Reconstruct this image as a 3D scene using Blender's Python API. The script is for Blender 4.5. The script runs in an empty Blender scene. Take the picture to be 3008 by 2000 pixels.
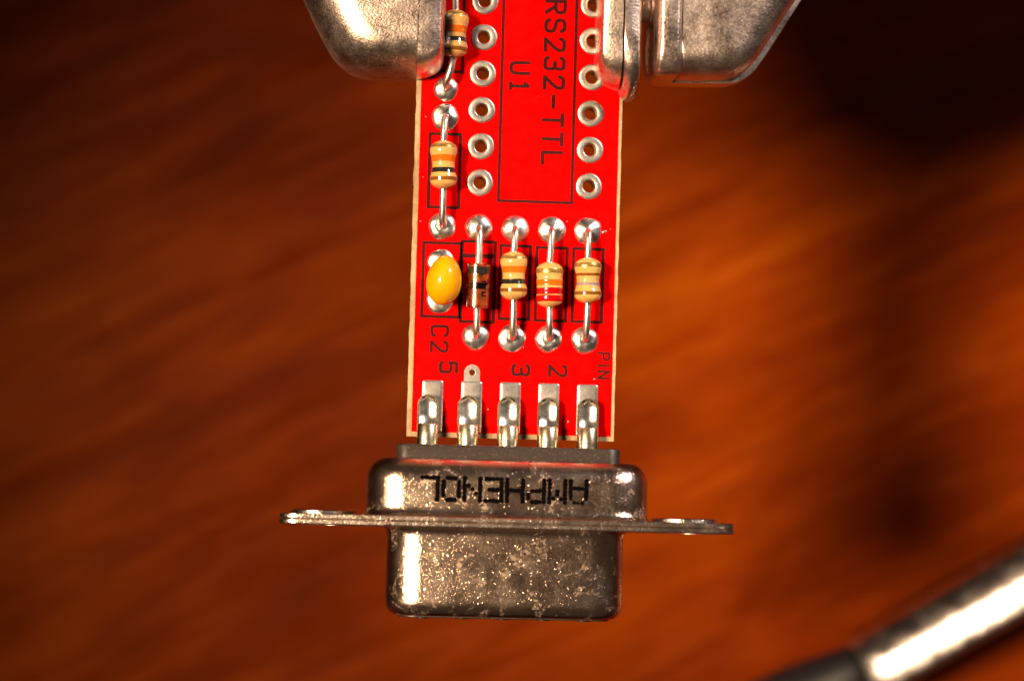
import bpy, bmesh, math, random
from mathutils import Vector, Matrix, noise
from mathutils.geometry import tessellate_polygon
random.seed(7)
R = math.radians
MM = 0.001
S = bpy.context.scene
S.unit_settings.system = 'METRIC'
S.unit_settings.length_unit = 'MILLIMETERS'
COL = S.collection
# All coordinates below are millimetres in the frame of the board: x across it, y along it, z out of its
# component side. The table lies 62 mm below.

# ------------------------------------------------------------------ camera, world, lamps, exposure
cam_data = bpy.data.cameras.new('camera')
cam = bpy.data.objects.new('camera', cam_data)
COL.objects.link(cam)
S.camera = cam
cam_data.sensor_fit = 'HORIZONTAL'
cam_data.sensor_width = 36.0
cam_data.lens = 36.0 * 6300 / 3008
cam_data.clip_start = 0.005
cam_data.clip_end = 5.0
CAM = (-5.202, -11.732, 148.876)
ax = [[0.99823, -0.0289, -0.05193], [0.02755, 0.99927, -0.02651], [0.05266, 0.02503, 0.9983]]
m = Matrix(ax).to_4x4()
m.translation = Vector(CAM) * MM
cam.matrix_world = m
cam_data.dof.use_dof = True
cam_data.dof.focus_distance = 0.1478
cam_data.dof.aperture_fstop = 21.0
cam_data.dof.aperture_blades = 7

world = bpy.data.worlds.new('World')
S.world = world
world.use_nodes = True
bgn = world.node_tree.nodes['Background']
bgn.inputs[0].default_value = (1.0, 0.68, 0.50, 1)
bgn.inputs[1].default_value = 0.045

def lamp(name, direction, dist, power, color, radius, cone, blend, aim=(2.4, -8, 0)):
    l = bpy.data.lights.new(name, 'SPOT')
    l.energy = power
    l.color = color
    l.shadow_soft_size = radius * MM
    l.spot_size = R(cone)
    l.spot_blend = blend
    o = bpy.data.objects.new(name, l)
    COL.objects.link(o)
    d = Vector(direction).normalized()
    p = Vector(aim) + d * dist
    o.location = p * MM
    o.rotation_euler = d.to_track_quat('Z', 'Y').to_euler()
    return o
lamp('desk_lamp_warm', (-0.58, 0.04, 0.81), 300, 14.5, (1.0, 0.74, 0.48), 52, 17, 0.3, (14, -9, 0))
lamp('desk_lamp_cool', (0.66, 0.58, 0.48), 320, 7.5, (1.0, 0.90, 0.86), 34, 13, 0.8, (6, -4, 0))

S.view_settings.view_transform = 'Standard'
S.view_settings.look = 'None'
S.view_settings.gamma = 1.0
S.view_settings.exposure = 0.0
S.view_settings.use_curve_mapping = False
S.cycles.max_bounces = 10
S.cycles.transmission_bounces = 8
S.cycles.caustics_reflective = False
S.cycles.caustics_refractive = False
S.cycles.use_denoising = True

# ------------------------------------------------------------------ materials
class NT:
    def __init__(self, name):
        self.m = bpy.data.materials.new(name)
        self.m.use_nodes = True
        self.t = self.m.node_tree
        self.b = self.t.nodes['Principled BSDF']
        g = self.t.nodes.new('ShaderNodeNewGeometry')
        v = self.t.nodes.new('ShaderNodeVectorMath')
        v.operation = 'SCALE'
        v.inputs['Scale'].default_value = 1000.0
        self.l(g.outputs['Position'], v.inputs[0])
        self.pos = v.outputs[0]          # position in the place, in millimetres
    def l(self, a, b): self.t.links.new(a, b)
    def n(self, k, **kw):
        n = self.t.nodes.new(k)
        for a, b in kw.items(): setattr(n, a, b)
        return n
    def mapping(self, rot=(0, 0, 0), scale=(1, 1, 1), loc=(0, 0, 0)):
        q = self.n('ShaderNodeMapping')
        q.inputs['Rotation'].default_value = rot
        q.inputs['Location'].default_value = loc
        self.l(self.pos, q.inputs['Vector'])
        n = self.n('ShaderNodeMapping')
        n.inputs['Scale'].default_value = scale
        self.l(q.outputs[0], n.inputs['Vector'])
        return n.outputs[0]
    def noise(self, scale, detail=3, rough=.55, vec=None, dist=0):
        n = self.n('ShaderNodeTexNoise')
        n.inputs['Scale'].default_value = scale
        n.inputs['Detail'].default_value = detail
        n.inputs['Roughness'].default_value = rough
        n.inputs['Distortion'].default_value = dist
        self.l(vec or self.pos, n.inputs['Vector'])
        return n.outputs['Fac']
    def voro(self, scale, feature='F1', out='Distance', vec=None):
        n = self.n('ShaderNodeTexVoronoi', feature=feature)
        n.inputs['Scale'].default_value = scale
        self.l(vec or self.pos, n.inputs['Vector'])
        return n.outputs[out]
    def rng(self, f, a, b, c=0.0, d=1.0):
        n = self.n('ShaderNodeMapRange')
        for i, v in enumerate((a, b, c, d)): n.inputs[i + 1].default_value = v
        self.l(f, n.inputs[0])
        return n.outputs[0]
    def ramp(self, f, stops):
        n = self.n('ShaderNodeValToRGB')
        e = n.color_ramp.elements
        while len(e) < len(stops): e.new(.5)
        for x, (p, c) in zip(e, stops):
            x.position = p
            x.color = (*c, 1)
        self.l(f, n.inputs[0])
        return n.outputs[0]
    def math(self, op, a, b=None):
        n = self.n('ShaderNodeMath', operation=op)
        for i, v in enumerate((a, b)):
            if v is None: continue
            if isinstance(v, (int, float)): n.inputs[i].default_value = v
            else: self.l(v, n.inputs[i])
        return n.outputs[0]
    def bump(self, h, strength, dist_mm, prev=None):
        n = self.n('ShaderNodeBump')
        n.inputs['Strength'].default_value = strength
        n.inputs['Distance'].default_value = dist_mm * MM
        self.l(h, n.inputs['Height'])
        if prev is not None: self.l(prev, n.inputs['Normal'])
        return n.outputs[0]
    def set(self, **kw):
        for k, v in kw.items():
            i = self.b.inputs[k.replace('_', ' ')]
            if isinstance(v, (int, float)): i.default_value = v
            elif isinstance(v, tuple): i.default_value = (*v, 1) if len(v) == 3 else v
            else: self.l(v, i)
        return self

M = {}
def metal(name, c1, c2, r0, r1, grain, gs, dots=0.0, smear=0.0):
    t = NT(name)
    big = t.noise(0.55, 4, .6)
    fine = t.noise(grain, 3, .6)
    col = t.ramp(t.math('ADD', t.math('MULTIPLY', big, .5), t.math('MULTIPLY', fine, .5)), [(.35, c1), (.65, c2)])
    rough = t.rng(t.math('ADD', t.math('MULTIPLY', big, .6), t.math('MULTIPLY', fine, .4)), .35, .65, r0, r1)
    nrm = t.bump(fine, gs, .06)
    if dots:
        d = t.voro(3.3)
        rnd = t.voro(3.3, out='Color')
        sep = t.n('ShaderNodeSeparateColor')
        t.l(rnd, sep.inputs[0])
        size = t.math('MULTIPLY', t.math('POWER', sep.outputs[0], 3.0), .42)
        h = t.math('MAXIMUM', t.math('SUBTRACT', size, d), 0.0)
        nrm = t.bump(h, dots, .12, nrm)
        d = t.voro(7.0)
        sep = t.n('ShaderNodeSeparateColor')
        t.l(t.voro(7.0, out='Color'), sep.inputs[0])
        size = t.math('MULTIPLY', t.math('POWER', sep.outputs[0], 2.0), .40)
        h = t.math('MAXIMUM', t.math('SUBTRACT', size, d), 0.0)
        nrm = t.bump(h, dots, .065, nrm)
    if smear:
        sm = t.noise(.5, 5, .7, dist=.8)
        s = t.rng(sm, .56, .70)
        fl = t.rng(t.noise(5.5, 3, .7), .45, .6)
        k = t.math('MULTIPLY', s, fl)
        mx = t.n('ShaderNodeMix', data_type='RGBA')
        t.l(k, mx.inputs[0]); t.l(col, mx.inputs[6]); mx.inputs[7].default_value = (.46, .30, .17, 1)
        col = mx.outputs[2]
        rough = t.math('ADD', rough, t.math('MULTIPLY', k, smear))
        met = t.math('SUBTRACT', 1.0, t.math('MULTIPLY', k, .75))
        t.set(Metallic=met)
    else:
        t.set(Metallic=1.0)
    t.set(Base_Color=col, Roughness=rough, Normal=nrm)
    M[name] = t.m
metal('shell_plating', (.56, .40, .30), (.78, .59, .46), .16, .27, 8.0, .40, .5, .25)
metal('flange_plating', (.60, .48, .40), (.80, .66, .56), .18, .32, 7.0, .4, .4)
metal('clip_nickel', (.54, .42, .35), (.88, .71, .60), .26, .44, 6.0, .42)
metal('tinned_pad', (.40, .365, .33), (.50, .46, .42), .38, .50, 8.0, .12)
metal('solder', (.56, .53, .50), (.84, .80, .75), .24, .42, 2.6, .32)
metal('lead_wire', (.72, .64, .54), (.84, .76, .66), .28, .38, 4.0, .15)
metal('gold_contact', (.84, .70, .44), (.94, .83, .60), .22, .31, 4.0, .10)
metal('bright_solder', (.84, .80, .72), (.94, .90, .84), .24, .33, 2.5, .10)
metal('steel_tube', (.46, .40, .37), (.66, .59, .56), .15, .30, .5, .2)
metal('dumet', (.60, .15, .04), (.78, .26, .08), .25, .4, 4.0, .2)

t = NT('solder_mask_red')
n1 = t.noise(.35, 3)
t.set(Base_Color=t.ramp(n1, [(.3, (.66, .0, .0)), (.7, (.78, .0, .0))]), Roughness=t.rng(t.noise(1.4, 4), .3, .7, .34, .5),
      Normal=t.bump(t.noise(2.2, 3), .03, .03))
t.b.inputs['Specular IOR Level'].default_value = .04
M['mask'] = t.m
t = NT('glass_fibre_laminate')
fib = t.noise(3.0, 4, .7, t.mapping(scale=(1, .45, 2.5)))
t.set(Base_Color=t.ramp(fib, [(.3, (.30, .19, .085)), (.7, (.52, .36, .19))]), Roughness=.6, Normal=t.bump(fib, .5, .08))
M['laminate'] = t.m
t = NT('legend_ink')
t.set(Base_Color=t.ramp(t.noise(9.0, 2, .7), [(.38, (.022, .004, .004)), (.72, (.10, .004, .004))]), Roughness=.6)
t.b.inputs['Specular IOR Level'].default_value = .1
M['ink'] = t.m
t = NT('stamp_ink')
t.set(Base_Color=(.003, .002, .002), Roughness=.8)
t.b.inputs['Specular IOR Level'].default_value = .0
M['stamp'] = t.m
t = NT('black_moulding')
sp = t.rng(t.noise(11.0, 2, .6), .62, .72)
t.set(Base_Color=t.ramp(sp, [(0, (.028, .016, .010)), (1, (.20, .13, .07))]), Roughness=.42, Normal=t.bump(t.noise(9, 2), .4, .03))
M['moulding'] = t.m
def enamel(name, c, rough=.22, var=.12, coat=.8):
    t = NT(name)
    f = t.noise(2.5, 3)
    t.set(Base_Color=t.ramp(f, [(.3, tuple(x * (1 - var) for x in c)), (.7, tuple(min(1, x * (1 + var)) for x in c))]),
          Roughness=t.rng(t.noise(4, 3), .3, .7, rough * .8, rough * 1.3), Normal=t.bump(t.noise(3.0, 3), .08, .05))
    t.b.inputs['Specular IOR Level'].default_value = .15
    t.b.inputs['Coat Weight'].default_value = coat
    t.b.inputs['Coat Roughness'].default_value = .04
    M[name] = t.m
enamel('resistor_beige', (.62, .33, .095))
enamel('band_orange', (.68, .12, .004))
enamel('band_black', (.018, .016, .014))
enamel('band_brown', (.20, .065, .010))
enamel('band_red', (.42, .002, .002))
enamel('band_grey', (.27, .20, .19))
enamel('capacitor_yellow', (.80, .32, .0), .4, .05)
t = NT('band_gold')
t.set(Base_Color=t.ramp(t.noise(14, 2), [(.4, (.30, .17, .04)), (.7, (.58, .36, .10))]), Metallic=.65, Roughness=.35)
M['band_gold'] = t.m
t = NT('diode_glass')
t.set(Base_Color=(1.0, .70, .48), Roughness=.14, Transmission_Weight=1.0, IOR=1.7)
t.b.inputs['Coat Weight'].default_value = 1.0
t.b.inputs['Coat Roughness'].default_value = .16
M['glass'] = t.m
t = NT('black_sleeve')
t.set(Base_Color=(.010, .010, .013), Roughness=.5, Normal=t.bump(t.noise(1, 3), .2, .1))
M['sleeve'] = t.m
# varnished wood
t = NT('varnished_wood')
ang = R(26)
WOOD_AT = (411, 183, 0)
g1 = t.noise(1.0, 4, .6, t.mapping((0, 0, -ang), (.018, .07, .1)), .5)
g2 = t.noise(1.0, 3, .6, t.mapping((0, 0, -ang), (.055, .42, .1)), .3)
g3 = t.noise(1.0, 2, .5, t.mapping((0, 0, -ang), (.016, .02, .1), WOOD_AT))
g4 = t.noise(1.0, 3, .6, t.mapping((0, 0, -ang), (.09, .26, .1), (50, 20, 0)), .4)
f = t.math('ADD', t.math('ADD', t.math('MULTIPLY', g1, .34), t.math('MULTIPLY', g2, .18)), t.math('ADD', t.math('MULTIPLY', g3, .30), t.math('MULTIPLY', g4, .18)))
wood = t.ramp(f, [(.34, (.09, .010, .0)), (.47, (.19, .022, .0)), (.56, (.29, .041, .0)), (.68, (.46, .095, .001))])
t.set(Base_Color=wood, Roughness=t.rng(g2, .3, .7, .28, .5), Normal=t.bump(g2, .3, .6))
t.b.inputs['Specular IOR Level'].default_value = .08
M['wood'] = t.m

# ------------------------------------------------------------------ builders
ORG = {}
def link(o, parent, org):
    COL.objects.link(o)
    ORG[o.name] = Vector(org)
    if parent is not None:
        o.parent = parent
        o.location = (Vector(org) - ORG[parent.name]) * MM
    else:
        o.location = Vector(org) * MM
    return o
def empty(name, org, parent=None):
    o = bpy.data.objects.new(name, None)
    o.empty_display_size = .003
    return link(o, parent, org)
TILT = None
def make(name, vf, mat, parent=None, org=None, smooth=40):
    verts, faces = vf
    if TILT: verts = [TILT(v) for v in verts]
    if org is None:
        n = len(verts)
        org = tuple(sum(v[i] for v in verts) / n for i in range(3))
    me = bpy.data.meshes.new(name)
    me.from_pydata([((v[0] - org[0]) * MM, (v[1] - org[1]) * MM, (v[2] - org[2]) * MM) for v in verts], [], faces)
    bm = bmesh.new()
    bm.from_mesh(me)
    bmesh.ops.recalc_face_normals(bm, faces=bm.faces)
    bm.to_mesh(me)
    bm.free()
    me.materials.append(M[mat])
    if smooth:
        me.shade_smooth()
        me.set_sharp_from_angle(angle=R(smooth))
    return link(bpy.data.objects.new(name, me), parent, org)
def share(src, name, org, parent):
    return link(bpy.data.objects.new(name, src.data), parent, org)
def tag(o, label=None, cat=None, group=None, kind=None):
    if label: o['label'] = label
    if cat: o['category'] = cat
    if group: o['group'] = group
    if kind: o['kind'] = kind
    return o
def merge(*parts):
    V, Fc = [], []
    for v, f in parts:
        b = len(V)
        V += list(v)
        Fc += [tuple(i + b for i in q) for q in f]
    return V, Fc
def loft(rings, cap0=True, cap1=True, closed=True):
    n = len(rings[0])
    V = [p for r in rings for p in r]
    Fc = []
    for k in range(len(rings) - 1):
        for i in range(n if closed else n - 1):
            j = (i + 1) % n
            Fc.append((k * n + i, k * n + j, (k + 1) * n + j, (k + 1) * n + i))
    if cap0: Fc.append(tuple(reversed(range(n))))
    if cap1: Fc.append(tuple((len(rings) - 1) * n + i for i in range(n)))
    return V, Fc
def lathe(c, prof, n=28, wob=0.0, seed=0, cap0=False, cap1=False, axis='z'):
    rings = []
    for r, z in prof:
        ring = []
        for i in range(n):
            a = 2 * math.pi * i / n
            k = 1 + wob * noise.noise((math.cos(a) * 1.1 + seed * 3.7, math.sin(a) * 1.1, seed * 1.9)) if wob else 1
            x, y = r * k * math.cos(a), r * k * math.sin(a)
            if axis == 'z': ring.append((c[0] + x, c[1] + y, c[2] + z))
            elif axis == 'y': ring.append((c[0] + x, c[1] + z, c[2] + y))
            else: ring.append((c[0] + z, c[1] + x, c[2] + y))
        rings.append(ring)
    return loft(rings, cap0, cap1)
def catmull(pts, n=6):
    P = [Vector(p) for p in pts]
    out = []
    for i in range(len(P) - 1):
        a, b, c, d = P[max(i - 1, 0)], P[i], P[i + 1], P[min(i + 2, len(P) - 1)]
        for k in range(n):
            s = k / n
            out.append(0.5 * ((2 * b) + (c - a) * s + (2 * a - 5 * b + 4 * c - d) * s * s + (3 * b - a - 3 * c + d) * s ** 3))
    out.append(P[-1])
    return out
def tube(path, r, n=14, rad=None):
    P = [Vector(p) for p in path]
    rings = []
    up = Vector((1, 0, 0))
    for i, p in enumerate(P):
        d = (P[min(i + 1, len(P) - 1)] - P[max(i - 1, 0)]).normalized()
        if abs(d.dot(up)) > .95: up = Vector((0, 1, 0))
        a = d.cross(up).normalized()
        b = d.cross(a)
        rr = rad(i / (len(P) - 1)) if rad else r
        rings.append([tuple(p + (a * math.cos(2 * math.pi * k / n) + b * math.sin(2 * math.pi * k / n)) * rr) for k in range(n)])
    return loft(rings)
def plate(outer, holes, z0, z1):
    """flat sheet in x, y with through holes"""
    loops = [outer] + holes
    flat = [p for l in loops for p in l]
    tri = tessellate_polygon([[Vector((p[0], p[1], 0)) for p in l] for l in loops])
    n = len(flat)
    V = [(p[0], p[1], z1) for p in flat] + [(p[0], p[1], z0) for p in flat]
    Fc = [tuple(q) for q in tri] + [tuple(i + n for i in reversed(q)) for q in tri]
    b = 0
    for l in loops:
        for i in range(len(l)):
            j = (i + 1) % len(l)
            Fc.append((b + i, b + j, b + j + n, b + i + n))
        b += len(l)
    return V, Fc
def circle(x, y, r, n=24): return [(x + r * math.cos(2 * math.pi * i / n), y + r * math.sin(2 * math.pi * i / n)) for i in range(n)]
def rrect(x0, y0, x1, y1, r, n=5):
    out = []
    for cx, cy, a0 in ((x1 - r, y1 - r, 0), (x0 + r, y1 - r, 90), (x0 + r, y0 + r, 180), (x1 - r, y0 + r, 270)):
        for i in range(n + 1):
            a = R(a0 + 90 * i / n)
            out.append((cx + r * math.cos(a), cy + r * math.sin(a)))
    return out
def ribbon(pts, w, z, closed=False, caps=5):
    """flat printed line with mitred joints and round ends"""
    P = [Vector((p[0], p[1])) for p in pts]
    Q = [P[0]]
    for p in P[1:]:
        if (p - Q[-1]).length > 1e-4: Q.append(p)
    P = Q
    n = len(P)
    h = w / 2
    L, Rr = [], []
    for i in range(n):
        if closed: a, b = P[i - 1], P[(i + 1) % n]
        else: a, b = P[max(i - 1, 0)], P[min(i + 1, n - 1)]
        d1 = (P[i] - a).normalized() if (P[i] - a).length > 1e-6 else (b - P[i]).normalized()
        d2 = (b - P[i]).normalized() if (b - P[i]).length > 1e-6 else d1
        n1, n2 = Vector((-d1.y, d1.x)), Vector((-d2.y, d2.x))
        mt = (n1 + n2)
        mt = mt.normalized() if mt.length > .3 else n1
        k = h / max(mt.dot(n1), .5)
        L.append(P[i] + mt * k)
        Rr.append(P[i] - mt * k)
    V = [(p.x, p.y, z) for p in L] + [(p.x, p.y, z) for p in Rr]
    Fc = []
    for i in range(n if closed else n - 1):
        j = (i + 1) % n
        Fc.append((i, j, j + n, i + n))
    if not closed:
        for e, s in ((0, -1), (n - 1, 1)):
            d = ((P[1] - P[0]) if e == 0 else (P[-1] - P[-2])).normalized() * s
            nn = (L[e] - P[e]).normalized()
            idx = [e]
            for k in range(1, caps):
                a = math.pi * k / caps
                q = P[e] + (nn * math.cos(a) + d * math.sin(a)) * h
                V.append((q.x, q.y, z))
                idx.append(len(V) - 1)
            idx.append(e + n)
            Fc.append(tuple(idx))
    return V, Fc
def pillow(outer, inner, z0, z1, low=None, steps=8, dome=.0):
    """solid whose rim rolls over from the outline to an inner outline on top"""
    rings = []
    if low is not None: rings.append([(p[0], p[1], low) for p in outer])
    for k in range(steps + 1):
        a = math.pi / 2 * k / steps
        c, s = 1 - math.cos(a), math.sin(a)
        rings.append([(o[0] + (i[0] - o[0]) * c, o[1] + (i[1] - o[1]) * c, z0 + (z1 - z0) * s) for o, i in zip(outer, inner)])
    return loft(rings)

# ------------------------------------------------------------------ the setting
tb = 400
make('table', merge(loft([[(-tb, -tb, -92), (tb, -tb, -92), (tb, tb, -92), (-tb, tb, -92)],
                          [(-tb, -tb, -62), (tb, -tb, -62), (tb, tb, -62), (-tb, tb, -62)]])), 'wood', org=(0, 0, -62), smooth=0)
tag(bpy.data.objects['table'], 'varnished orange brown wooden table top out of focus', kind='structure')

# ------------------------------------------------------------------ the circuit board
board = tag(empty('circuit_board', (2.6, 0, -1.6)), 'red circuit board with soldered resistors and nine pin connector, held between two clips', 'circuit board')
DIP = [(u, 3.128 + 2.54 * k) for u in (0, 7.62) for k in range(7)]
VIA = (-0.17, -10.08)
holes = [circle(u, v, .43) for u, v in DIP] + [circle(*VIA, .20, 16)]
def edge_line(x, y0, y1, n, amp, s):
    return [(x + amp * noise.noise((y0 + (y1 - y0) * i / n, s, 0)) , y0 + (y1 - y0) * i / n) for i in range(n + 1)]
TOPV = 34
outl = edge_line(9.82, -14.60, TOPV, 120, .05, 3) + list(reversed(edge_line(-4.60, -14.62, TOPV, 120, .06, 8)))
make('substrate', plate(outl, holes, -1.6, -.03), 'laminate', board, smooth=30)
maskl = edge_line(9.60, -14.27, TOPV - .1, 60, .02, 5) + list(reversed(edge_line(-4.26, -14.28, TOPV - .1, 60, .02, 6)))
make('solder_mask', plate(maskl, [list(h) for h in holes], -.028, 0), 'mask', board, smooth=30)

PADP = [(.425, -1.62), (.425, -.06), (.435, .0), (.46, .045), (.51, .065), (.66, .07), (.80, .062), (.875, .045), (.92, .01), (.93, -.02)]
for i, (u, v) in enumerate(DIP):
    make('pad', lathe((u, v, 0), PADP, 36, .05, i), 'tinned_pad', board, (u, v, 0), 60)

def joint(u, v, h=.55, bulge=.5, seed=0, r=.95, dent=0.0, lean=(0, 0)):
    rings = []
    N = 32
    for k in range(11):
        q = 1 - k / 10 * .985
        conc = (1 - q) ** (2.0 - 1.4 * bulge)
        conv = math.sqrt(max(0, 1 - q * q))
        z = h * (conc * (1 - bulge) + conv * bulge)
        if dent: z -= dent * math.exp(-(q / .38) ** 2)
        ring = []
        for i in range(N):
            a = 2 * math.pi * i / N
            w = 1 + .10 * noise.noise((math.cos(a) * 1.2 + seed * 5.1, math.sin(a) * 1.2, seed))
            x, y = r * w * q * math.cos(a) + lean[0] * (1 - q), r * w * q * math.sin(a) + lean[1] * (1 - q)
            zz = z + .07 * (1 - q) * noise.noise((x * 2.2 + seed * 7, y * 2.2, seed * .7))
            ring.append((u + x, v + y, zz - .01))
        rings.append(ring)
    return make('solder_joint', loft(rings, False, True), 'solder', board, (u, v, 0), 60)
J = [(-2.54, 0, .48, .65, .22), (0, 0, .62, .8, 0), (2.54, 0, .6, .65, 0), (5.08, 0, .5, .5, 0), (7.62, 0, .55, .45, 0),
     (0, -7.62, .62, .7, .12), (2.54, -7.62, .45, .45, .18), (5.08, -7.62, .55, .7, .24), (7.62, -7.62, .52, .6, .12),
     (-2.54, 7.62, .5, .6, .05), (-2.54, 9.56, .5, .55, .1)]
for i, (u, v, h, b, d) in enumerate(J):
    joint(u, v, h, b, i + 1, .97 if i != 10 else .88, d)
for v in (-2.50, -5.10): joint(-2.56, v, .26, .8, 30 + v, .95)

# edge contacts on the board under the solder cups
def contact(u, y0, y1, w):
    rings = []
    for d, z in ((0, -.01), (.03, .03), (.10, .06), (.22, .075)):
        rings.append([(x, y, z) for x, y in rrect(u - w / 2 + d, y0 + d, u + w / 2 - d, y1 - d, max(.16 - d * .5, .04))])
    return loft(rings, False, True)
PADX = [-2.88, -0.17, 2.52, 5.20, 7.90]
for i, u in enumerate(PADX):
    c = make('edge_contact', contact(u, -14.30, -10.68, 1.48), 'tinned_pad', board, smooth=60)
    if i == 1:
        tab = [(u - .55, -10.72), (u + .55, -10.72)] + [(u + .55 * math.cos(math.pi * k / 14), VIA[1] + .55 * math.sin(math.pi * k / 14)) for k in range(15)]
        make('test_tab', plate(tab, [circle(*VIA, .205, 20)], -.01, .055), 'tinned_pad', c, smooth=30)
        make('plated_hole', lathe((*VIA, 0), [(.20, -1.62), (.20, .03), (.23, .062), (.27, .058)], 20), 'tinned_pad', c, smooth=60)

# printed legend
LZ = .012
def outline(pts, w=.21, closed=True, label=None):
    return make('printed_outline', ribbon(pts, w, LZ, closed), 'ink', board, smooth=0)
outline([(1.32, TOPV - 8), (1.32, 1.92), (6.43, 1.92), (6.43, TOPV - 8)], .20)
for x0, x1, y0, y1 in ((-3.55, -1.43, 1.33, 6.43), (-3.55, -1.43, 10.81, 15.95), (1.59, 3.66, -6.29, -1.20), (4.11, 6.23, -6.33, -1.25),
                       (6.68, 8.75, -6.33, -1.25), (-3.78, -1.19, -6.27, -1.15), (-1.10, 1.21, -6.56, -.98)):
    outline([(x0, y0), (x1, y0), (x1, y1), (x0, y1)])
make('printed_bar', ribbon([(-1.0, -1.97), (1.12, -1.97)], .30, LZ + .004, caps=2), 'ink', board, smooth=0)
G = {'R': [[(0, 0), (0, 1), (0, 1), (.42, 1), (.6, .92), (.6, .58), (.42, .5), (0, .5)], [(.25, .5), (.6, 0)]],
     'S': [[(.6, .82), (.5, 1), (.1, 1), (0, .9), (0, .62), (.13, .54), (.47, .46), (.6, .38), (.6, .1), (.5, 0), (.1, 0), (0, .18)]],
     '2': [[(0, .8), (.08, 1), (.5, 1), (.6, .9), (.6, .62), (.0, 0), (.0, 0), (.62, 0)]],
     '3': [[(0, .84), (.08, 1), (.5, 1), (.6, .92), (.6, .6), (.45, .53), (.22, .53)], [(.40, .53), (.6, .47), (.6, .1), (.5, 0), (.1, 0), (0, .15)]],
     '-': [[(.02, .5), (.62, .5)]], 'T': [[(0, 1), (.6, 1)], [(.3, 1), (.3, 0)]], 'L': [[(0, 1), (0, 0), (0, 0), (.6, 0)]],
     'U': [[(0, 1), (0, .15), (.15, 0), (.45, 0), (.6, .15), (.6, 1)]], '1': [[(.1, .82), (.26, 1), (.26, 1), (.26, 0)], [(.1, 0), (.42, 0)]],
     'C': [[(.6, .82), (.52, 1), (.08, 1), (0, .9), (0, .1), (.08, 0), (.52, 0), (.6, .18)]],
     '5': [[(.58, 1), (.04, 1), (.04, 1), (.0, .58), (.0, .58), (.12, .65), (.5, .65), (.6, .54), (.6, .1), (.5, 0), (.1, 0), (0, .14)]],
     'P': [[(0, 0), (0, 1), (0, 1), (.42, 1), (.6, .92), (.6, .56), (.42, .48), (0, .48)]],
     'I': [[(.3, 0), (.3, 1)]], 'N': [[(0, 0), (0, 1), (0, 1), (.6, 0), (.6, 0), (.6, 1)]]}
def chaikin(p, it=2):
    for _ in range(it):
        q = [p[0]]
        for a, b in zip(p, p[1:]):
            q += [(a[0] * .75 + b[0] * .25, a[1] * .75 + b[1] * .25), (a[0] * .25 + b[0] * .75, a[1] * .25 + b[1] * .75)]
        p = q + [p[-1]]
    return p
def split(p):
    out = [[p[0]]]
    for a, b in zip(p, p[1:]):
        if a == b: out.append([b])
        else: out[-1].append(b)
    return out
def word(s, u0, v0, h, pitch, w):
    parts = []
    zz = LZ + .004
    for i, ch in enumerate(s):
        for st in [q for st in G[ch] for q in split(st)]:
            pts = [(u0 + gy * h, v0 - i * pitch - gx * h) for gx, gy in (chaikin(st) if len(st) > 3 else st)]
            parts.append(ribbon(pts, w, zz))
            zz += .002
    return make('lettering', merge(*parts), 'ink', board, smooth=0)
word('RS232-TTL', 4.31, 15.98, 1.31, 1.322, .24)
word('U1', 1.95, 11.60, 1.25, 1.32, .24)
word('C2', -3.05, -6.93, 1.10, 1.08, .20)
word('5', -2.38, -9.42, 1.12, 1, .22)
word('3', 2.65, -9.47, 1.12, 1, .22)
word('2', 5.22, -9.45, 1.14, 1, .22)
word('PIN', 8.58, -8.47, .78, .64, .15)

parts = []
for x, y, r, e, a in ((8.78, -.02, .09, 2.0, 20), (-4.05, .32, .06, 1.2, 40), (6.15, .62, .05, 1, 0), (-.35, 11.3, .07, 1.8, -55), (.22, -6.95, .06, 2.2, 70), (3.35, -8.25, .05, 1, 0),
                      (8.35, -10.3, .06, 1.3, 0), (-.6, 5.0, .05, 1.5, 60), (-3.9, 7.6, .05, 1.3, 10), (9.2, .2, .04, 1, 0), (1.0, -12.6, .04, 2, 80), (6.6, -13.3, .05, 2.2, 75), (3.9, 9.3, .03, 1, 0), (-3.95, 3.4, .04, 1.6, 30)):
    ca, sa = math.cos(R(a)), math.sin(R(a))
    rings = []
    for k, z in ((1, .004), (.75, .03), (.3, .045)):
        rings.append([(x + k * r * (e * math.cos(q) * ca - math.sin(q) * sa), y + k * r * (e * math.cos(q) * sa + math.sin(q) * ca), z) for q in [2 * math.pi * i / 9 for i in range(9)]])
    parts.append(loft(rings, False, True))
tag(make('solder_dust', merge(*parts), 'tinned_pad', board), kind='stuff')

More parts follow.
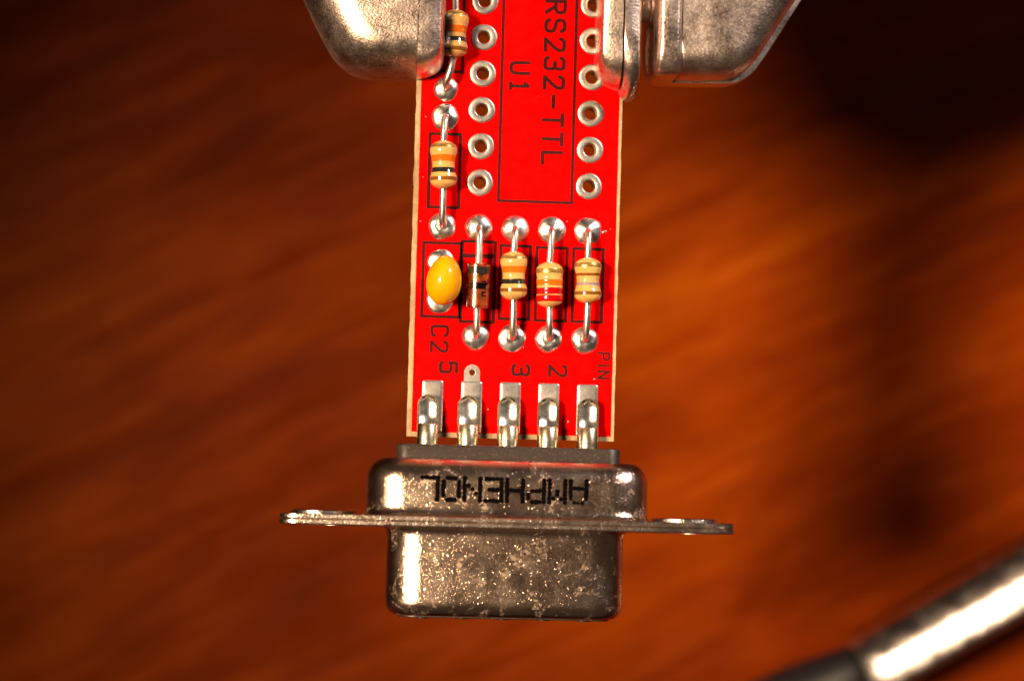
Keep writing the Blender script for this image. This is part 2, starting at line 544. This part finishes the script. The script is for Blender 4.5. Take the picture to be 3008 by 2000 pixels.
# ------------------------------------------------------------------ soldered components
AXZ = 1.12
def rprof(t, waist):
    P = [(0, .30), (.025, .50), (.06, .72), (.11, .87), (.17, .94), (.24, .94), (.33, .86), (.42, waist + .03), (.5, waist), (.6, waist + .03),
         (.68, .86), (.76, .94), (.83, .94), (.89, .87), (.94, .72), (.975, .50), (1, .30)]
    if waist > .84: P = [(a, max(b, waist) if .2 < a < .8 else b) for a, b in P]
    for (a, ra), (b, rb) in zip(P, P[1:]):
        if a <= t <= b:
            s = (t - a) / (b - a)
            return ra + (rb - ra) * (s * s * (3 - 2 * s) * .4 + s * .6)
    return .3
def between(p, q, t): return tuple(a + (b - a) * t for a, b in zip(p, q))
def resistor(top, bot, pad_t, pad_b, bands, label, waist=.77):
    """body from top to bot (x, y), leads to the two pads, colour bands (from, to, material)"""
    a, b = (top[0], top[1], AXZ), (bot[0], bot[1], AXZ)
    body = make('resistor', tube([between(a, b, k / 40) for k in range(41)], 0, 28, lambda t: rprof(t, waist)), 'resistor_beige', board, (*between(a, b, .5)[:2], AXZ), 60)
    body['label'] = label
    for t0, t1, mt in bands:
        N = 6
        prof = [(t0 + (t1 - t0) * k / N) for k in range(N + 1)]
        dx, dy = bot[0] - top[0], bot[1] - top[1]
        L = math.hypot(dx, dy)
        rings = []
        sd = random.random() * 9
        for k, tt in enumerate([prof[0]] + prof + [prof[-1]]):
            rr = rprof(tt, waist) + (.012 if 0 < k < N + 2 else -.05)
            ring = []
            for i in range(28):
                an = 2 * math.pi * i / 28
                t2 = tt + .008 * noise.noise((math.cos(an) * 1.5 + sd, math.sin(an) * 1.5, 0))
                p = between(a, b, t2)
                ring.append((p[0] + rr * math.cos(an) * dy / -L, p[1] + rr * math.cos(an) * dx / L, p[2] + rr * math.sin(an)))
            rings.append(ring)
        make('colour_band', loft(rings, False, False), mt, body, smooth=60)
    up = 1 if pad_t[1] > top[1] else -1
    pt = catmull([(pad_t[0], pad_t[1], .15), (pad_t[0], pad_t[1] - .06, .55), (between(pad_t, top, .3)[0], pad_t[1] - .32, .95),
                  (between(pad_t, top, .65)[0], pad_t[1] + (top[1] - pad_t[1]) * .6, AXZ), (top[0], top[1] - .15, AXZ)], 5)
    make('lead', tube(pt, .245), 'lead_wire', body)
    pb = catmull([(pad_b[0], pad_b[1], .15), (pad_b[0], pad_b[1] + .08, .50), (pad_b[0], pad_b[1] + .40, .86),
                  (between(pad_b, bot, .55)[0], pad_b[1] + (bot[1] - pad_b[1]) * .55, AXZ), (bot[0], bot[1] + .15, AXZ)], 5)
    make('lead', tube(pb, .245), 'lead_wire', body)
    return body
K10 = [(.08, .155, 'band_gold'), (.31, .44, 'band_orange'), (.57, .67, 'band_black'), (.76, .835, 'band_brown')]
resistor((-2.62, 5.84), (-2.54, 2.50), (-2.54, 7.62), (-2.54, 0), K10, 'resistor alone above the yellow capacitor')
resistor((-2.03, 14.93), (-2.10, 11.58), (-2.2, 17.2), (-2.54, 9.56), [(.08, .13, 'band_gold'), (.35, .49, 'band_orange'), (.58, .67, 'band_black'), (.79, .87, 'band_brown')],
         'resistor half hidden by the left clip')
resistor((2.44, -1.67), (2.52, -5.03), (2.54, 0), (2.54, -7.62), K10, 'resistor next to the glass diode')
resistor((4.94, -2.32), (5.02, -5.46), (5.08, 0), (5.08, -7.62), [(.15, .25, 'band_gold'), (.39, .52, 'band_orange'), (.57, .715, 'band_red'), (.735, .875, 'band_red')],
         'resistor with two red bands', .89)
resistor((7.59, -1.94), (7.66, -5.08), (7.62, 0), (7.62, -7.62), [(.12, .215, 'band_gold'), (.345, .405, 'band_brown'), (.55, .615, 'band_grey'), (.745, .82, 'band_brown')],
         'resistor nearest the right edge with brown and grey bands')

# glass diode
da, db = (0.05, -2.55, AXZ), (0.02, -5.69, AXZ)
def gprof(t, r):
    e = min(t, 1 - t) * 3.14
    return r * (1 if e > .14 else .82 + .18 * math.sqrt(max(0, 1 - (1 - e / .14) ** 2)))
diode = make('diode', tube([between(da, db, k / 30) for k in range(31)], 0, 32, lambda t: gprof(t, .82)), 'glass', board, (0.03, -4.12, AXZ), 50)
diode['label'] = 'clear glass diode with black end band'
make('plug', tube([between(da, db, t) for t in (.05, .07, .42, .44)], 0, 20, lambda t: .56 if .1 < t < .9 else .5), 'dumet', diode)
make('plug', tube([between(da, db, t) for t in (.56, .58, .93, .95)], 0, 20, lambda t: .56 if .1 < t < .9 else .5), 'dumet', diode)
make('chip', tube([between(da, db, t) for t in (.44, .56)], .26, 8), 'stamp', diode)
def cylpatch(c0, c1, t0, t1, a0, a1, r):
    rows = []
    for k in range(3):
        p = between(c0, c1, t0 + (t1 - t0) * k / 2)
        rows.append([(p[0] + r * math.sin(R(a0 + (a1 - a0) * i / 10)), p[1], p[2] + r * math.cos(R(a0 + (a1 - a0) * i / 10))) for i in range(11)])
    return loft(rows, False, False, False)
band = [between(da, db, t) for t in (.085, .09, .235, .24)]
make('cathode_band', tube(band, .832, 32), 'band_black', diode)
marks = [(.455, .485, 8, 50), (.40, .60, 30, 37), (.40, .43, 14, 34), (.63, .655, 16, 44), (.63, .74, 16, 22), (.715, .74, 16, 44), (.33, .47, -62, -56), (.52, .545, -70, -50), (.58, .70, -64, -58)]
make('printed_mark', merge(*[cylpatch(da, db, *q, .836) for q in marks]), 'stamp', diode)
for p, q, z in (((0, 0), da, 1), ((0, -7.62), db, -1)):
    s = -1 if z == 1 else 1
    pth = catmull([(p[0], p[1], .15), (p[0], p[1] + s * .10, .55), (p[0] + .02, p[1] + s * .5, .95), (q[0], p[1] + (q[1] - p[1]) * .7, AXZ), (q[0], q[1] - .12 * z, AXZ)], 5)
    make('lead', tube(pth, .25), 'lead_wire', diode)

# yellow bead capacitor
def bead(c, a, b, h):
    rings = []
    for k in range(1, 24):
        th = math.pi * k / 24
        ring = []
        for i in range(36):
            ph = 2 * math.pi * i / 36
            y = b * math.sin(th) * math.sin(ph)
            x = a * math.sin(th) * math.cos(ph) * (1 - .05 * y) + .05 * y
            ring.append((c[0] + x, c[1] + y, c[2] + h * math.cos(th)))
        rings.append(ring)
    return loft(rings)
cap = make('capacitor', bead((-2.33, -3.83, 1.95), 1.22, 1.72, 1.55), 'capacitor_yellow', board, (-2.33, -3.83, 1.95), 80)
cap['label'] = 'glossy yellow bead capacitor'
for v in (-2.75, -4.85):
    make('lead', tube([(-2.5, v, .1), (-2.48, v - (v + 3.8) * .2, .5), (-2.42, v - (v + 3.8) * .4, .95)], .25), 'lead_wire', cap)

# ------------------------------------------------------------------ nine pin connector
UC, ZC = 2.38, -.8
conn = empty('serial_connector', (UC, -15, ZC), board)
conn['label'] = 'plated metal nine pin connector with wide flange'
def dprof(W, H, r, y, n=10, tap=10, d=0.0):
    """rounded D outline in x, z (wide side up) at y, inset by d"""
    W, H, r = W - 2 * d, H - 2 * d, max(r - d, .15)
    tp = H * math.tan(R(tap))
    C = [(W / 2, H / 2), (-W / 2, H / 2), (-W / 2 + tp, -H / 2), (W / 2 - tp, -H / 2)]
    out = []
    for i in range(4):
        p, a, b = Vector(C[i]), Vector(C[i - 1]), Vector(C[(i + 1) % 4])
        d1, d2 = (a - p).normalized(), (b - p).normalized()
        ang = d1.angle(d2)
        c = p + (d1 + d2).normalized() * (r / math.sin(ang / 2))
        s = p + d1 * (r / math.tan(ang / 2)) - c
        e = p + d2 * (r / math.tan(ang / 2)) - c
        a0, a1 = math.atan2(s.y, s.x), math.atan2(e.y, e.x)
        while a1 < a0: a1 += 2 * math.pi
        if a1 - a0 > math.pi: a1 -= 2 * math.pi
        for k in range(n + 1):
            q = a0 + (a1 - a0) * k / n
            out.append((UC + c.x + r * math.cos(q), y, ZC + c.y + r * math.sin(q)))
    return out
def fil(y0, r, s, n=6):  # quarter round: list of (y, inset)
    return [(y0 + s * r * (1 - math.sin(math.pi / 2 * k / n)), r * (1 - math.cos(math.pi / 2 * k / n))) for k in range(n + 1)]
CT, ST = math.cos(R(-3.9)), math.sin(R(-3.9))
def TILT(v):   # the connector leans a little on its pins
    y, z = v[1] + 14.6, v[2] - ZC
    return (v[0], -14.6 + y * CT - z * ST - .36, ZC + y * ST + z * CT)
rs = [(-15.88 - 1.5 * (1 - math.cos(math.pi / 2 * k / 9)), 1.5 * (1 - math.sin(math.pi / 2 * k / 9))) for k in range(10)]
rs += [(-17.9, 0), (-19.0, 0)] + [(-19.20 - .64 * math.sin(math.pi / 2 * k / 5), -.50 * (1 - math.cos(math.pi / 2 * k / 5))) for k in range(6)]
make('rear_shell', loft([dprof(20.25, 10.6, 2.7, y, d=d) for y, d in rs]), 'shell_plating', conn, smooth=50)
fs = [(-20.55 - .62 * (1 - math.cos(math.pi / 2 * k / 5)), -.50 * (1 - math.sin(math.pi / 2 * k / 5))) for k in range(6)]
fs += [(-23, 0), (-25.45, 0)] + [(-25.5 - 1.05 * math.sin(math.pi / 2 * k / 8), 1.0 * (1 - math.cos(math.pi / 2 * k / 8))) for k in range(1, 9)]
fs += [(-26.35, 1.05)]
make('front_shell', loft([dprof(17.2, 7.9, 2.45, y, d=d) for y, d in fs]), 'shell_plating', conn, smooth=50)
make('socket_insert', loft([dprof(17.2, 7.9, 2.45, y, d=d) for y, d in ((-26.2, 1.08), (-26.62, 1.08), (-26.66, 1.13))]), 'moulding', conn, smooth=40)
for i in range(5):
    make('socket', lathe((UC + 2.77 * (i - 2), -26.62, .62), [(.5, .05), (.5, -.1), (.42, -.13), (.22, -.13), (.22, .03)], 18, axis='y'), 'moulding', conn)
for i in range(4):
    make('socket', lathe((UC + 2.77 * (i - 1.5), -26.62, -2.22), [(.5, .05), (.5, -.1), (.42, -.13), (.22, -.13), (.22, .03)], 18, axis='y'), 'moulding', conn)
def swap(vf, y0):  # x, y sheet -> x, z sheet at y
    return [(v[0], v[2], v[1]) for v in vf[0]], vf[1]
def flange(y0, y1, w, h, r):
    o = rrect(UC - w / 2, ZC - h / 2, UC + w / 2, ZC + h / 2, r, 7)
    H = [circle(UC - 12.5, ZC, 1.62, 20), circle(UC + 12.5, ZC, 1.62, 20)]
    def ins(d): return rrect(UC - w / 2 + d, ZC - h / 2 + d, UC + w / 2 - d, ZC + h / 2 - d, r, 7)
    n = len(o)
    b = .07
    V, Fc = swap(plate(ins(b), H, y0, y1), 0)
    # bevelled rim round the sheet
    rings = [[(x, yy, z) for x, z in ins(d)] for yy, d in ((y0, b + .01), (y0, b), (y0 + b, 0), (y1 - b, 0), (y1, b), (y1, b + .01))]
    return merge((V, Fc), loft(rings, False, False))
make('flange', flange(-20.19, -19.85, 30.62, 12.5, 1.3), 'flange_plating', conn, smooth=40)
make('flange', flange(-20.56, -20.22, 30.70, 12.5, 1.3), 'flange_plating', conn, smooth=40)
for s in (-1, 1):
    make('ferrule', lathe((UC + s * 12.55, -19.85, ZC), [(1.55, -.7), (1.55, .26), (1.62, .33), (2.2, .33), (2.3, .26), (2.32, .0)], 40, axis='y'), 'flange_plating', conn, smooth=40)
make('insulator', loft([dprof(15.75, 7.2, .9, y, d=d) for y, d in ((-14.93, .18), (-14.99, .05), (-15.1, 0), (-16.6, 0))]), 'moulding', conn, smooth=40)

# solder cups
TILT_SHELL, TILT = TILT, None
def cup(u, seed):
    zc, Ro, Ri = .80, .74, .58
    y_tip, y_neck, y_end = -11.66, -13.70, -15.1
    N = 20
    # boat-shaped open part: outer skin, rim, inner skin, drawn as half sections along y
    rings = []
    L = []
    for k in range(7):
        a = math.pi / 2 * k / 6
        L.append((y_tip - Ro * (1 - math.cos(a)), Ro * math.sin(a) if k else .03, max(Ri * math.sin(a), .015) if k else .015))
    L += [(y_neck, Ro, Ri)]
    for y, ro, ri in L:
        ring = [(u - ro * math.cos(math.pi * i / N), y, zc - ro * math.sin(math.pi * i / N)) for i in range(N + 1)]
        ring += [(u + ri * math.cos(math.pi * i / N), min(y, y_tip - .14), zc - ri * math.sin(math.pi * i / N)) for i in range(N + 1)]
        rings.append(ring)
    open_part = loft(rings)
    def circ(y, r): return [(u + r * math.cos(2 * math.pi * i / 28), y, zc + r * math.sin(2 * math.pi * i / 28)) for i in range(28)]
    barrel = loft([circ(y_neck + .03, .62), circ(y_neck + .0, .70), circ(y_neck - .05, .74), circ(y_end, .74)])
    c = make('solder_cup', merge(open_part, barrel), 'gold_contact', conn, smooth=40)
    # solder lying in the cup: a shallow trough
    rings = []
    for k in range(9):
        s = k / 8
        y = y_tip - .16 + (y_neck - y_tip + .22) * s
        w = Ri * math.sqrt(max(0.02, 1 - max(0, 1 - s * 3.2) ** 2)) + .01
        row = []
        for i in range(13):
            q = -1 + 2 * i / 12
            d = .19 * (1 - q * q) * w / Ri
            z = zc - .13 - d + .02 * noise.noise((q * 1.5 + seed * 4, s * 3, seed)) + .35 * max(0, s - .78) / .22 * .6
            row.append((u + q * w, y, z))
        rings.append(row)
    make('solder_fill', loft(rings, False, False, False), 'bright_solder', c, smooth=80)
    # fillet between cup and contact
    make('solder_fillet', loft([[(u + x * k, -13.0 + (y + 13.0) * kk, z) for x, y in rrect(-.70, -14.2, .70, -11.9, .3)] for k, kk, z in ((1.0, 1.0, .05), (.96, .97, .16), (.80, .92, .36))]), 'solder', c, smooth=80)
for i in range(5): cup(UC + 2.77 * (i - 2), i + 1)

TILT = TILT_SHELL
# dot-matrix stamp, upside down on the shell's near face
F57 = {'A': '01110 10001 10001 10001 11111 10001 10001', 'M': '10001 11011 10101 10101 10001 10001 10001', 'P': '11110 10001 10001 11110 10000 10000 10000',
       'H': '10001 10001 10001 11111 10001 10001 10001', 'E': '11111 10000 10000 11110 10000 10000 11111', 'N': '10001 10001 11001 10101 10011 10001 10001',
       'O': '01110 10001 10001 10001 10001 10001 01110', 'L': '10000 10000 10000 10000 10000 10000 11111'}
zt = ZC + 5.3 + .012
parts = []
for i, ch in enumerate('AMPHENOL'):
    cx = 7.06 - 1.43 * i
    for r_, row in enumerate(F57[ch].split()):
        for c_, bit in enumerate(row):
            if bit == '1':
                x = cx - (c_ - 2) * .262 + random.uniform(-.02, .02)
                y = -17.98 - (3 - r_) * .243 - .0 + random.uniform(-.02, .02)
                rad = .165 * random.uniform(.9, 1.12) * (.75 if ch == 'A' and r_ < 2 else 1)
                parts.append(([(px, py, zt + random.uniform(0, .006)) for px, py in circle(x, y, rad, 10)], [tuple(range(10))]))
make('stamped_lettering', merge(*parts), 'stamp', conn, smooth=0)

# ------------------------------------------------------------------ the two clips
TILT = None
END = 42
def chain(curve, tail, n=5): return [tuple(p) for p in catmull([(*p, 0) for p in curve], n)] + [(*p, 0) for p in tail]
# left clip
clip = tag(empty('metal_clip', (-8, 25, -5)), 'rounded silver metal clip gripping the left edge of the red board', 'clip')
lo = chain([(-4.63, 10.28), (-6.82, 10.22), (-8.48, 10.32), (-9.68, 10.85), (-10.55, 11.72), (-11.64, 13.58), (-12.57, 15.45), (-15.9, 22.2)], [(-18, 30), (-18, END), (-4.63, END)])
li = chain([(-4.63, 12.7), (-6.5, 12.7), (-7.3, 12.85), (-7.9, 13.3), (-8.3, 14.0), (-8.9, 15.3), (-9.5, 16.6), (-12.3, 22.6)], [(-14.2, 30), (-14.2, END), (-4.63, END)])
make('clip_body', pillow(lo, li, -.2, 3.55, -1.7, 10), 'clip_nickel', clip, smooth=50)
make('lower_jaw', pillow([(p[0], p[1] + .25) for p in lo], [(p[0], p[1] + .25) for p in li], -3.0, -6.0, -1.72, 8), 'clip_nickel', clip, smooth=50)
po = chain([(-4.62, 10.12), (-4.1, 10.22), (-3.6, 10.40), (-3.1, 10.70), (-2.82, 11.15), (-2.72, 11.8)], [(-2.72, 20), (-2.72, END), (-4.62, END)])
pi_ = chain([(-4.62, 11.6), (-4.1, 11.6), (-3.8, 11.65), (-3.5, 11.8), (-3.25, 12.1), (-3.15, 12.5)], [(-3.15, 20), (-3.15, END), (-4.62, END)])
make('jaw_lip', pillow(po, pi_, .6, 3.45, .02, 8), 'clip_nickel', clip, smooth=50)
# right clip
clip2 = tag(empty('metal_clip', (14, 25, -5)), 'silver metal clip in two pieces with a gap, gripping the right edge of the board', 'clip')
po = chain([(7.74, 14.0), (7.74, 11.4), (7.82, 10.85), (8.1, 10.45), (8.7, 10.08), (9.42, 9.85)], [(9.42, END), (7.74, END)])
pi_ = chain([(8.12, 14.0), (8.12, 12.7), (8.2, 12.4), (8.4, 12.2), (8.8, 12.05), (9.40, 12.0)], [(9.40, END), (8.12, END)])
make('jaw_lip', pillow(po, pi_, .5, 3.3, .02, 8), 'clip_nickel', clip2, smooth=50)
po = chain([(9.43, 14.0), (9.43, 11.4), (9.46, 10.0), (9.7, 9.30), (10.2, 9.12), (10.7, 9.5), (10.87, 10.4), (10.90, 14.0)], [(10.90, END), (9.43, END)])
pi_ = chain([(9.52, 14.0), (9.52, 12.9), (9.6, 12.3), (9.9, 12.1), (10.15, 12.05), (10.35, 12.2), (10.45, 12.6), (10.45, 14.0)], [(10.45, END), (9.52, END)])
hide = pillow(po, pi_, -.5, 3.3, None, 9)
make('jaw', hide, 'clip_nickel', clip2, smooth=50)
make('lower_jaw', pillow([(8.2, 10.5), (10.88, 10.2), (10.88, END), (8.2, END)], [(8.6, 12.5), (10.4, 12.5), (10.4, END), (8.6, END)], -2.6, -5.5, -1.66, 6), 'clip_nickel', clip2, smooth=50)
make('pin', lathe((10.6, 15.9, -.2), [(1.55, 0), (1.55, .35), (1.3, .4), (1.3, .9), (1.55, .95), (1.55, 1.6)], 32, cap0=True, cap1=True, axis='x'), 'clip_nickel', clip2)
bo = chain([(13.55, 14), (13.5, 11.9), (13.6, 11.0), (14.2, 10.92), (15.8, 10.95), (17.1, 11.08), (18.2, 11.45), (18.9, 12.15), (19.6, 13.2), (21.57, 16.35), (25.2, 22.2)], [(27, 30), (27, END), (13.55, END)])
bi = chain([(13.57, 14), (13.57, 13.2), (13.65, 12.75), (14.2, 12.6), (15.7, 12.6), (16.6, 12.7), (17.2, 12.95), (17.6, 13.4), (18.2, 14.4), (20.0, 17.3), (23.6, 23.2)], [(25.4, 30), (25.4, END), (13.57, END)])
make('clip_body', pillow(bo, bi, .6, 2.75, -1.6, 10), 'clip_nickel', clip2, smooth=50)
ro = chain([(11.72, 14), (11.72, 11.8), (11.85, 11.05), (12.2, 10.82), (13.2, 10.82), (13.5, 10.95), (13.66, 11.8), (13.66, 14)], [(13.66, END), (11.72, END)])
ri = chain([(12.25, 14), (12.25, 13.3), (12.3, 12.95), (12.4, 12.8), (13.0, 12.8), (13.1, 12.95), (13.15, 13.3), (13.15, 14)], [(13.15, END), (12.25, END)])
make('fold', pillow(ro, ri, 1.9, 3.1, -1.6, 8), 'clip_nickel', clip2, smooth=50)
so = chain([(11.55, 14), (11.5, 12.4), (11.75, 11.3), (12.2, 10.86), (13.5, 10.82), (16, 10.86), (17.9, 11.0), (19.0, 11.6), (19.8, 12.6), (21.9, 16.0), (25.6, 22.2)], [(27.4, 30), (27.4, END), (11.55, END)])
si = [(p[0] * .94 + 17 * .06, p[1] * .97 + 24 * .03, 0) for p in so]
make('lower_jaw', pillow(so, si, -2.6, -5.2, -1.62, 6), 'clip_nickel', clip2, smooth=50)

# ------------------------------------------------------------------ tool lying on the table, lower right
tool = tag(empty('hand_tool', (27, -45, -62)), 'shiny metal shaft with black sleeve, out of focus at lower right', 'tool')
A0, A1 = Vector((39.6, -36.37, -53.0)), Vector((52.9, -27.1, -47.0))   # it rises to the right
dr = (A1 - A0).normalized()
PR = [(-3.1, -2.6), (-3.15, -1.4), (-2.7, -.2), (-1.9, .75), (-1.0, 1.4), (-.1, 1.85), (.7, 2.12), (1.5, 2.30), (2.2, 2.38), (2.65, 2.2), (2.95, 1.6), (3.1, .4), (3.1, -1.4), (2.9, -2.6)]
e2 = Vector((dr.y, -dr.x, 0)).normalized()
e1 = e2.cross(dr).normalized()
e1 = e1 if e1.z > 0 else -e1
PS = [p for p in catmull([(q, z, 0) for q, z in PR], 3)]
rings = []
for s_, k in ((-.3, .8), (0, .93), (.3, 1), (2, 1), (10, 1), (30, 1), (60, 1)):
    rings.append([tuple(A0 + dr * s_ + e2 * (p.x * k) + e1 * (p.y * k)) for p in PS])
make('metal_shaft', loft(rings), 'steel_tube', tool)
make('sleeve', tube([A0 - dr * s for s in (-.3, .1, .6, 2, 4, 7, 10, 13, 15, 16)], 0, 40, lambda t: [2.1, 2.4, 2.6, 2.9, 3.3, 3.8, 4.1, 4.2, 4.0, 3.2][round(t * 9)]), 'sleeve', tool)
